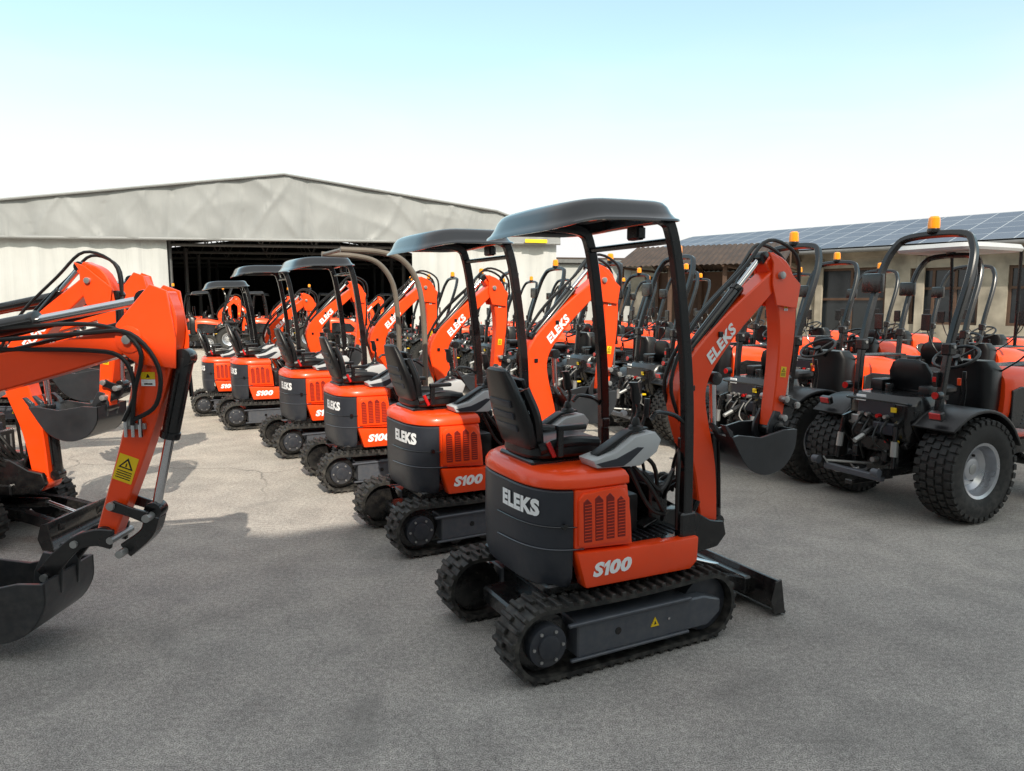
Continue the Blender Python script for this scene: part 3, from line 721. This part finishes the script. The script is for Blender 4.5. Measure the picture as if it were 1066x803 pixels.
    for pts in ([(-.36,-.12,.80),(-.48,-.13,.68),(-.36,-.15,.55)],[(-.36,.12,.80),(-.49,.13,.66),(-.36,.14,.5)],[(-.36,.05,.80),(-.52,.03,.62),(-.4,.08,.42)],[(-.36,-.05,.80),(-.50,-.08,.60),(-.38,-.2,.46)],[(-.3,.25,.85),(-.44,.28,.7),(-.34,.26,.52)]):
        b.tube(pts,.01,HOSE,n=6)
    b.done('rear_hitch',root)
    for s in (-1,1):
        b=B(); b.tube([(.9,s*.2,1.12),(.9,s*.40,1.28),(.88,s*.48,1.46)],.008,BLACK,n=6); b.box((.88,s*.50,1.54),(.02,.10,.16),BLACK,bev=.008)
        b.done('mirror',root)
    return root
TH=rad(25)
gt='rows of parked compact tractors'
T0=Vector((3.38,6.10,0)); st=Vector((-.71,1.53,0))
trac=tractor('tractor',T0,TH,'black and orange compact tractor with roll bar and amber beacon'); trac['group']=gt
for k in range(1,10):
    j=Vector((.03,-.22,0)) if k==1 else Vector((R.uniform(-.06,.06),R.uniform(-.06,.06),0))
    place(trac,T0+st*k+j,TH+rad(R.uniform(-4,4)),'compact orange tractor with black fenders and silver rims',(),gt)
hv=Vector((math.cos(TH),math.sin(TH),0))
for k in range(1,11):
    c=place(trac,T0+st*k+hv*2.9+Vector((R.uniform(-.15,.15),R.uniform(-.1,.1),0)),TH+rad(R.uniform(-4,4)),'compact orange tractor parked in a tight tractor row',(),gt)
    if k==1:
        c['label']='compact orange tractor with a pale flat sunshade roof'
        b=B(); b.loft([superell(.35,0,.6,.5,5,2.34),superell(.35,0,.62,.52,5,2.37),superell(.35,0,.58,.5,5,2.42),superell(.35,0,.2,.2,5,2.44)],LGREY); b.done('sunshade_roof',c)
        for s in (-1,1):
            b=B(); b.tube([(.95,s*.4,1.2),(.9,s*.42,2.35)],.02,BLACK); b.done('sunshade_post',c)
for k in range(2,11):
    place(trac,T0+st*k+hv*5.7+Vector((R.uniform(-.15,.15),R.uniform(-.1,.1),0)),TH+rad(R.uniform(-4,4)),'compact orange tractor parked beside the beige workshop',(),gt)

# ------------------------------------------------------------ buildings
def tarpmat(name,col,sc,strength=.6):
    m=mat(name,col,.5,var=.10,scale=.45,bump=0)
    N=m.node_tree.nodes; L=m.node_tree.links; b=N['Principled BSDF']
    tc=N.new('ShaderNodeTexCoord'); mp=N.new('ShaderNodeMapping'); mp.inputs['Scale'].default_value=sc
    L.new(tc.outputs['Object'],mp.inputs[0]); n=N.new('ShaderNodeTexNoise'); n.inputs['Scale'].default_value=1; n.inputs['Detail'].default_value=3; n.inputs['Distortion'].default_value=.6
    L.new(mp.outputs[0],n.inputs['Vector']); bp=N.new('ShaderNodeBump'); bp.inputs['Strength'].default_value=strength; bp.inputs['Distance'].default_value=.12
    L.new(n.outputs['Fac'],bp.inputs['Height']); L.new(bp.outputs[0],b.inputs['Normal']); return m
TARP=tarpmat('grey_tarpaulin',(.235,.238,.240),(1.6,1.6,.4),.45)
WTARP=tarpmat('white_tarpaulin',(.46,.46,.455),(2.5,2.5,.12))
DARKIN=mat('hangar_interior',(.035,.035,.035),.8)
GALV=mat('galvanised_steel',(.13,.13,.13),.5,metal=0)
PLASTER=mat('beige_plaster',(.27,.24,.195),.85,var=.42,scale=1.3,bump=.15)
WPLASTER=mat('white_plaster',(.42,.42,.41),.85,var=.1,scale=1.)
WINDOW=mat('dark_window_glass',(.02,.024,.028),.15)
WOODD=mat('brown_timber',(.075,.04,.025),.7,var=.2)
RUST=mat('rusty_roof_sheet',(.055,.036,.027),.75,var=.3,scale=2)
CONC=mat('concrete',(.30,.29,.27),.85,var=.15)

hang=empty('tarpaulin_hangar',(-9.86,32,0),rad(16.7),'large grey tarpaulin hangar with gabled front and dark open mouth','hangar')
PH=[(-20,4.5),(-11.2,5.62),(0,7.20),(9.4,6.00),(12.6,4.95)]
def prof_h(s):
    for a,c in zip(PH,PH[1:]):
        if a[0]<=s<=c[0]: f=(s-a[0])/(c[0]-a[0]); return a[1]+(c[1]-a[1])*f
    return PH[-1][1]
b=B(); t=bmesh.new(); rows=[]
ns=260; nv=28
bay=2.6
for i in range(ns+1):
    s=-20+32.6*i/ns; top=prof_h(s); bot=4.45+.012*s
    col=[]
    for j in range(nv+1):
        f=j/nv; z=bot+(top-bot)*f
        w1=mnoise.noise(Vector((s*.35,z*.5,1.3)))*.4; w2=mnoise.noise(Vector((s*.9,z*1.2,7.7))); w3=abs(mnoise.noise(Vector((s*.45+z*.8,z*.3-s*.1,3.1))))
        ss=s+w1; u=((ss+20)/bay)%1.0; kk=int((ss+20)/bay); hz=(z-4.4)/3.0
        d=.10*math.sin(math.pi*u)*(1-.3*f)
        for a_,w_,am in ((abs(u-hz*.8-.05),.06,.07),(abs(1-u-hz*.8-.05),.06,.07),(min(u,1-u),.05,-.05)):
            d+=am*(.6+.4*math.sin(kk*2.3+am*70))*max(0,1-a_/w_)*(1-.4*hz)
        d+=.025*w2-.10*w3+.03*math.sin(s*5.3+kk*1.7+w2)*(1-f)
        col.append(t.verts.new((s,-.35-d,z)))
    rows.append(col)
for i in range(ns):
    for j in range(nv): t.faces.new([rows[i][j],rows[i+1][j],rows[i+1][j+1],rows[i][j+1]])
b.add(t,TARP)
b.tube([(-20,-.38,4.20),(-4.8,-.38,4.38),(5.9,-.38,4.51),(12.6,-.38,4.58)],.07,TARP,n=8,k=3)
b.done('gable_tarpaulin',hang,ang=70)
b=B()
for a,c in zip(PH,PH[1:]):
    t=bmesh.new(); nn=16
    q=[[t.verts.new((a[0]+(c[0]-a[0])*f,-.50+y*27.3/nn,a[1]+(c[1]-a[1])*f+.02-.10*abs(math.sin(y*1.57)))) for f in (0,.5,1)] for y in range(nn+1)]
    for y in range(nn):
        for k in range(2): t.faces.new([q[y][k],q[y][k+1],q[y+1][k+1],q[y+1][k]])
    b.add(t,TARP)
    b.tube([(a[0],-.50,a[1]),(c[0],-.50,c[1])],.05,TARP,n=6,k=1)
b.done('roof',hang)
def wavy(s0,s1,ztop,y,m,nm):
    b=B(); t=bmesh.new(); n=int((s1-s0)*9); q=[]
    for i in range(n+1):
        s=s0+(s1-s0)*i/n; d=.07*math.sin(s*7)+.05*math.sin(s*3.1+1)
        q.append([t.verts.new((s,y-d*(1 if z<ztop else .3),z)) for z in (0,ztop*.5,ztop)])
    for i in range(n):
        for k in range(2): t.faces.new([q[i][k],q[i+1][k],q[i+1][k+1],q[i][k+1]])
    b.add(t,m); return b.done(nm,hang)
wavy(-20,-4.8,4.55,0,WTARP,'curtain_wall'); wavy(5.5,12.5,4.65,0,WTARP,'curtain_wall')
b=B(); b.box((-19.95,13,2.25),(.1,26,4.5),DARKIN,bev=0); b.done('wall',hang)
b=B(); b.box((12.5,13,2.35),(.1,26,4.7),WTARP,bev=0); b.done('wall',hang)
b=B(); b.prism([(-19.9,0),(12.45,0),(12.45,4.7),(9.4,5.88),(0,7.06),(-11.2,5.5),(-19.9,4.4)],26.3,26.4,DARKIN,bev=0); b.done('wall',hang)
for y in (.6,5.5,10.5,15.5,20.5):
    b=B()
    for a,c in (((-19.8,4.4),(0,6.95)),((0,6.95),(12.3,4.6))):
        b.cyl((a[0],y,a[1]),(c[0],y,c[1]),.08,GALV,n=8); 
    b.cyl((-19.8,y,4.1),(12.3,y,4.35),.07,GALV,n=8)
    for i in range(14):
        s=-19+i*2.24; zt=(4.4+(s+19.8)/19.8*2.5) if s<0 else 6.9-s/12.3*2.3
        s2=s+1.12; zt2=(4.4+(s2+19.8)/19.8*2.5) if s2<0 else 6.9-s2/12.3*2.3
        b.cyl((s,y,4.2),(s2,y,zt2),.03,GALV,n=5); b.cyl((s2,y,zt2),(s+2.24,y,4.2),.03,GALV,n=5)
    for s in (-19.8,-4.8,5.9,12.2): b.cyl((s,y,0),(s,y,4.4),.10,GALV,n=8)
    b.done('steel_frame',hang)
sg=empty('yellow_sign_board',(0,0,0),0,'small yellow sign board on the hangar edge','sign')
sg.matrix_world=hang.matrix_basis@Matrix.Translation((11.3,-.62,4.55))
b=B(); b.box((0,0,.10),(1.1,.05,.17),YELLOW,bev=.01); b.done('sign_panel',sg)
b=B(); b.cyl((0,.03,.1),(0,.35,.1),.03,GALV,n=8); b.done('bracket',sg)
MW=hang.matrix_basis
for i,s in enumerate((-4.0,-2.6,-1.2,.2,1.6,3.0,4.4)):
    p=MW@Vector((s,1.2+.5*(i%2),0)); place(trac if i%2 else main,p,rad(200+R.uniform(-6,6)),'orange machine parked inside the open hangar' ,(),'machines stored in the hangar')
for i,s in enumerate((-4.2,-3.2,-2.2,-1.2,.6,2.4)):
    p=MW@Vector((s,-4.5+1.6*(i%2),0)); place(main if i%2 else trac,p,rad(20+R.uniform(-6,6)),'orange machine parked by the open hangar mouth' ,(),'machines stored in the hangar')

# workshop
def solarmat():
    m=bpy.data.materials.new('solar_panel'); m.use_nodes=True; N=m.node_tree.nodes; L=m.node_tree.links; b=N['Principled BSDF']
    b.inputs['Roughness'].default_value=.4
    tc=N.new('ShaderNodeTexCoord'); mp=N.new('ShaderNodeMapping')
    L.new(tc.outputs['Object'],mp.inputs[0])
    br=N.new('ShaderNodeTexBrick'); br.offset=0; br.inputs['Scale'].default_value=1; br.inputs['Brick Width'].default_value=1.02; br.inputs['Row Height'].default_value=1.32
    br.inputs['Mortar Size'].default_value=.022; br.inputs['Color1'].default_value=(.065,.08,.12,1); br.inputs['Color2'].default_value=(.09,.105,.145,1); br.inputs['Mortar'].default_value=(.36,.38,.41,1)
    L.new(mp.outputs[0],br.inputs['Vector']); L.new(br.outputs['Color'],b.inputs['Base Color']); return m
SOLAR=solarmat()
ws=empty('workshop_building',(11.5,33.5,0),math.atan2(-.731,.682),'long low beige workshop with solar panel roof and dark windows','building')
x0,x1=-7.5,20
ops=[]; x=x0+.9; k=0
while x<x1-2:
    w=(2.4,1.7,2.4,2.8)[k%4]; ops.append((x,x+w,k%4)); x+=w+.9; k+=1
cur=x0
b=B()
for a,c,k in ops:
    b.box(((cur+a)/2,.15,1.8),(a-cur,.3,3.6),PLASTER,bev=0)
    zb,zt=(.9,3.1) if k!=3 else (0,3.2)
    b.box(((a+c)/2,.15,(zt+3.6)/2),(c-a,.3,3.6-zt),PLASTER,bev=0)
    if zb>0: b.box(((a+c)/2,.15,zb/2),(c-a,.3,zb),PLASTER,bev=0)
    cur=c
b.box(((cur+x1)/2,.15,1.8),(x1-cur,.3,3.6),PLASTER,bev=0)
b.box(((x0+x1)/2,.10,3.72),(x1-x0,.4,.24),PLASTER,bev=.01)
b.box((x0+.1,6.05,1.9),(.2,11.4,3.8),PLASTER,bev=0); b.box((x1-.1,6.05,1.9),(.2,11.4,3.8),PLASTER,bev=0); b.box(((x0+x1)/2,11.9,1.9),(x1-x0-.5,.2,3.8),PLASTER,bev=0)
b.done('wall',ws)
for a,c,k in ops:
    zb,zt=(.9,3.1) if k!=3 else (0,3.2)
    b=B(); b.box(((a+c)/2,.22,(zb+zt)/2),(c-a,.03,zt-zb),WINDOW,bev=0)
    n=3 if k!=3 else 2
    for i in range(n+1): b.box((a+.05+(c-a-.10)*i/n,.16,(zb+zt)/2),(.10,.08,zt-zb-.01),WOODD,bev=.005)
    for z in (zb+.05,(zb+zt)/2+.3,zt-.05): b.box(((a+c)/2,.158,z),(c-a-.01,.07,.10),WOODD,bev=.005)
    b.done('window' if k!=3 else 'door',ws)
for s in range(int(x0)+2,int(x1),4):
    b=B(); b.box((s-.3,-.05,1.8),(.3,.12,3.55),PLASTER,bev=.01); b.done('pilaster',ws)
b=B()
b.prism([(-.8,3.78),(6,5.45),(12.6,3.9),(12.6,4.0),(6,5.60),(-.8,3.93)],x0-.4,x1+.4,CONC,bev=0,plane='yz')
b.cyl((x0-.4,-.86,3.86),(x1+.4,-.86,3.86),.08,GALV,n=8)
b.done('roof',ws)
b=B()
sl=math.atan2(5.60-3.93,6.8)
t=bmesh.new(); vs=[t.verts.new(p) for p in ((0,0,0),(x1-x0,0,0),(x1-x0,6.7,0),(0,6.7,0))]; t.faces.new(vs)
b.add(t,SOLAR)
o=b.done('solar_panel_array',ws); o.location=(x0,-.75,3.96+.05); o.rotation_euler=(sl,0,0)
sh=empty('open_shed',(7.5,29.5,0),rad(-28),'low open timber shed with dark brown corrugated roof','shed')
b=B(); t=bmesh.new(); nn=90; q=[]
for i in range(nn+1):
    x=-3.4+6.8*i/nn; dz=.03*math.sin(i*2.1)
    q.append([t.verts.new((x,-.5,3.25+dz)),t.verts.new((x,2.6,4.25+dz)),t.verts.new((x,5.7,3.25+dz))])
for i in range(nn):
    for k in range(2): t.faces.new([q[i][k],q[i+1][k],q[i+1][k+1],q[i][k+1]])
b.add(t,RUST); b.done('roof',sh)
for x in (-3.2,-1.1,1.1,3.2):
    b=B()
    for y in (0,5.2):
        b.box((x,y,1.62),(.16,.16,3.24),WOODD,bev=.01)
    b.cyl((x,-.45,3.2),(x,2.6,4.17),.06,WOODD,n=6); b.cyl((x,5.65,3.2),(x,2.6,4.17),.06,WOODD,n=6)
    b.cyl((x,0,3.22),(x,5.2,3.22),.06,WOODD,n=6); b.cyl((x,2.6,3.22),(x,2.6,4.17),.05,WOODD,n=6)
    b.done('timber_frame',sh)
b=B(); b.box((0,5.35,1.6),(6.6,.08,3.2),WOODD,bev=0); b.done('rear_wall',sh)
wb=empty('low_storage_building',(5.5,40,0),rad(10),'low pale storage building with flat sheet roof','building')
b=B(); b.box((0,2,1.9),(8,6,3.8),WPLASTER,bev=.02); b.done('wall',wb)
b=B(); b.box((0,2,3.92),(8.6,6.6,.2),GALV,bev=.02); b.box((0,2,4.08),(8.2,6.2,.1),RUST,bev=.02); b.done('roof',wb)
for x in (-2.6,0,2.6):
    b=B(); b.box((x,-1.01,2.1),(1.4,.06,1.0),WINDOW,bev=.01); b.done('window',wb)
# unseen building added to shade the near yard, gables shaped to break the edge
bb=empty('shadow_building',(0,-7,0),0,'unseen plastered multi gabled building added to shade the near yard','building')
gab=[(-31,9.6),(-26.5,11.2),(-22,9.6),(-17.5,11.2),(-13,9.6),(-8.5,11.0),(-4,9.4),(-1.2,9.9),(1.2,9.5),(7.5,12.2),(14,10.2),(20.5,12.2),(27,10.2),(33.5,12.2),(39,10.2)]
b=B(); b.prism([(-31,0)]+gab+[(39,0)],-12,0,WPLASTER,bev=0); b.done('wall',bb)
for a,c in zip(gab,gab[1:]):
    b=B(); b.prism([(a[0],a[1]+.02),(c[0],c[1]+.02),(c[0],c[1]+.16),(a[0],a[1]+.16)],-12.2,.2,CONC,bev=0); b.done('roof',bb)
for i in range(10):
    b=B(); b.box((-28+i*6.4,.01,2),(2.4,.06,2.6),WINDOW,bev=.01); b.done('window',bb)

# ------------------------------------------------------------ ground
def asphalt():
    m=bpy.data.materials.new('weathered_asphalt'); m.use_nodes=True; N=m.node_tree.nodes; L=m.node_tree.links; b=N['Principled BSDF']
    tc=N.new('ShaderNodeTexCoord')
    def noise(sc,det=6,dist=0):
        n=N.new('ShaderNodeTexNoise'); n.inputs['Scale'].default_value=sc; n.inputs['Detail'].default_value=det; n.inputs['Distortion'].default_value=dist
        L.new(tc.outputs['Object'],n.inputs['Vector']); return n.outputs['Fac']
    def ramp(src,a,c,ca,cc):
        r=N.new('ShaderNodeValToRGB'); r.color_ramp.elements[0].position=a; r.color_ramp.elements[1].position=c
        r.color_ramp.elements[0].color=(*ca,1); r.color_ramp.elements[1].color=(*cc,1); L.new(src,r.inputs[0]); return r.outputs[0]
    def mix(f,a,c,mode='MIX',fv=None):
        x=N.new('ShaderNodeMix'); x.data_type='RGBA'; x.blend_type=mode
        if f is not None: L.new(f,x.inputs['Factor'])
        else: x.inputs['Factor'].default_value=fv
        for s,q in ((a,'A'),(c,'B')):
            if isinstance(s,tuple): x.inputs[q].default_value=(*s,1)
            else: L.new(s,x.inputs[q])
        return x.outputs['Result']
    base=ramp(noise(.45,8,.4),.3,.7,(.335,.316,.300),(.435,.410,.388))
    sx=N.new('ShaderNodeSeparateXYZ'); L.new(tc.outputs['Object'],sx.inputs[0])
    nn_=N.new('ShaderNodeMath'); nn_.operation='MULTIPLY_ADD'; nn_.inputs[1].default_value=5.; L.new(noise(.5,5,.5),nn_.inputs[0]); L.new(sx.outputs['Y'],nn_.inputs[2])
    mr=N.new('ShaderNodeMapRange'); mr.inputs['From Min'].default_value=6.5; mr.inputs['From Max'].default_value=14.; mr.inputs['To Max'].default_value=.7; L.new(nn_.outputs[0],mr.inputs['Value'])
    base=mix(mr.outputs[0],base,(.54,.475,.39))  # warm light painted into the colour: beige lift over the sunlit part of the yard
    mid=ramp(noise(3.2,8,.2),.3,.72,(.84,.84,.84),(1.13,1.125,1.11))
    c=mix(None,base,mid,'MULTIPLY',1.)
    fine=ramp(noise(170,3),.36,.66,(.42,.42,.42),(1.5,1.49,1.47))
    c=mix(None,c,fine,'MULTIPLY',.9)
    fin2=ramp(noise(38,5),.35,.68,(.75,.75,.75),(1.22,1.22,1.22))
    c=mix(None,c,fin2,'MULTIPLY',.8)
    v=N.new('ShaderNodeTexVoronoi'); v.inputs['Scale'].default_value=80; L.new(tc.outputs['Object'],v.inputs['Vector'])
    stn=ramp(v.outputs['Distance'],.10,.2,(1,1,1),(0,0,0))
    gate=ramp(noise(30,2),.57,.61,(0,0,0),(1,1,1))
    sm=mix(None,stn,gate,'MULTIPLY',1.)
    c=mix(sm,c,(.60,.57,.53))
    sta=ramp(noise(1.1,5,1.2),.58,.75,(0,0,0),(.45,.45,.45)); c=mix(sta,c,(.17,.162,.154))
    st2=ramp(noise(.7,3,2.2),.64,.70,(0,0,0),(.30,.30,.30)); c=mix(st2,c,(.20,.19,.18))
    w=N.new('ShaderNodeTexNoise'); w.inputs['Scale'].default_value=1.7; w.inputs['Detail'].default_value=6; L.new(tc.outputs['Object'],w.inputs['Vector'])
    va=N.new('ShaderNodeVectorMath'); va.operation='MULTIPLY_ADD'; va.inputs[1].default_value=(.55,.55,0); L.new(w.outputs['Color'],va.inputs[0]); L.new(tc.outputs['Object'],va.inputs[2])
    vo=N.new('ShaderNodeTexVoronoi'); vo.feature='DISTANCE_TO_EDGE'; vo.inputs['Scale'].default_value=.33; L.new(va.outputs[0],vo.inputs['Vector'])
    cr=ramp(vo.outputs['Distance'],.0012,.004,(1,1,1),(0,0,0)); g2=ramp(noise(.35,3),.44,.58,(0,0,0),(.7,.7,.7))
    c=mix(mix(None,cr,g2,'MULTIPLY',1.),c,(.10,.095,.09))
    L.new(c,b.inputs['Base Color']); b.inputs['Roughness'].default_value=.9
    b.inputs['Specular IOR Level'].default_value=.3
    bp=N.new('ShaderNodeBump'); bp.inputs['Strength'].default_value=.5; bp.inputs['Distance'].default_value=.010
    ad=N.new('ShaderNodeMath'); ad.operation='ADD'; L.new(noise(120,4),ad.inputs[0]); L.new(noise(9,4),ad.inputs[1])
    L.new(ad.outputs[0],bp.inputs['Height']); L.new(bp.outputs[0],b.inputs['Normal'])
    return m
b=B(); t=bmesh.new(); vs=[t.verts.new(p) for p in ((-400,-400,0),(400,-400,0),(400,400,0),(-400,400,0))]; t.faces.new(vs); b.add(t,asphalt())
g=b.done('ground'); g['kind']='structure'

# ------------------------------------------------------------ light
el=38; az_to=Vector((-.24,.97,0)).normalized()
sun=bpy.data.lights.new('sun','SUN'); sun.energy=5; sun.angle=rad(.55); sun.color=(1,.92,.79)
so=bpy.data.objects.new('sun',sun); scene.collection.objects.link(so)
d=Vector((az_to.x*math.cos(rad(el)),az_to.y*math.cos(rad(el)),-math.sin(rad(el))))
so.rotation_euler=d.to_track_quat('-Z','Y').to_euler(); so.location=(0,-5,20)
w=bpy.data.worlds.new('World'); scene.world=w; w.use_nodes=True
N=w.node_tree.nodes; L=w.node_tree.links; bg=N['Background']
sk=N.new('ShaderNodeTexSky'); sk.sky_type='NISHITA'; sk.sun_disc=False; sk.sun_elevation=rad(el)
sk.sun_rotation=math.atan2(-az_to.x,-az_to.y)
sk.air_density=1.0; sk.dust_density=1.2; sk.ozone_density=1.0
tint=N.new('ShaderNodeMix'); tint.data_type='RGBA'; tint.blend_type='MULTIPLY'; tint.inputs['Factor'].default_value=1
L.new(sk.outputs[0],tint.inputs['A']); tint.inputs['B'].default_value=(2.0,2.15,1.62,1)
tc=N.new('ShaderNodeTexCoord'); sx=N.new('ShaderNodeSeparateXYZ'); L.new(tc.outputs['Generated'],sx.inputs[0])
mp=N.new('ShaderNodeMapping'); mp.inputs['Scale'].default_value=(2,2,9); L.new(tc.outputs['Generated'],mp.inputs[0])
cn=N.new('ShaderNodeTexNoise'); cn.inputs['Scale'].default_value=1.6; cn.inputs['Detail'].default_value=7; cn.inputs['Distortion'].default_value=.5; L.new(mp.outputs[0],cn.inputs['Vector'])
ad=N.new('ShaderNodeMath'); ad.operation='MULTIPLY_ADD'; ad.inputs[1].default_value=-.15; L.new(cn.outputs['Fac'],ad.inputs[0]); L.new(sx.outputs['Z'],ad.inputs[2])
rp=N.new('ShaderNodeValToRGB'); cr=rp.color_ramp
cr.elements[0].position=.0; cr.elements[0].color=(1,1,1,1); cr.elements[1].position=1.; cr.elements[1].color=(.75,.75,.75,1)
for p,v in ((.05,.92),(.10,.70),(.16,.40),(.24,.17),(.36,.12),(.56,.68)):
    e=cr.elements.new(p); e.color=(v,v,v,1)
L.new(ad.outputs[0],rp.inputs[0])
mh=N.new('ShaderNodeMix'); mh.data_type='RGBA'; L.new(rp.outputs[0],mh.inputs['Factor']); L.new(tint.outputs['Result'],mh.inputs['A']); mh.inputs['B'].default_value=(6.7,6.65,6.6,1)
L.new(mh.outputs['Result'],bg.inputs['Color']); bg.inputs['Strength'].default_value=.15

# ------------------------------------------------------------ camera
cam=bpy.data.cameras.new('camera'); co=bpy.data.objects.new('camera',cam); scene.collection.objects.link(co)
co.location=(0,0,1.72); co.rotation_euler=(rad(90-6.5),0,0); cam.sensor_width=36; cam.lens=36*750/1066; cam.clip_end=1500; cam.clip_start=.05
scene.camera=co
scene.view_settings.view_transform='Standard'; scene.view_settings.look='None'; scene.view_settings.exposure=0
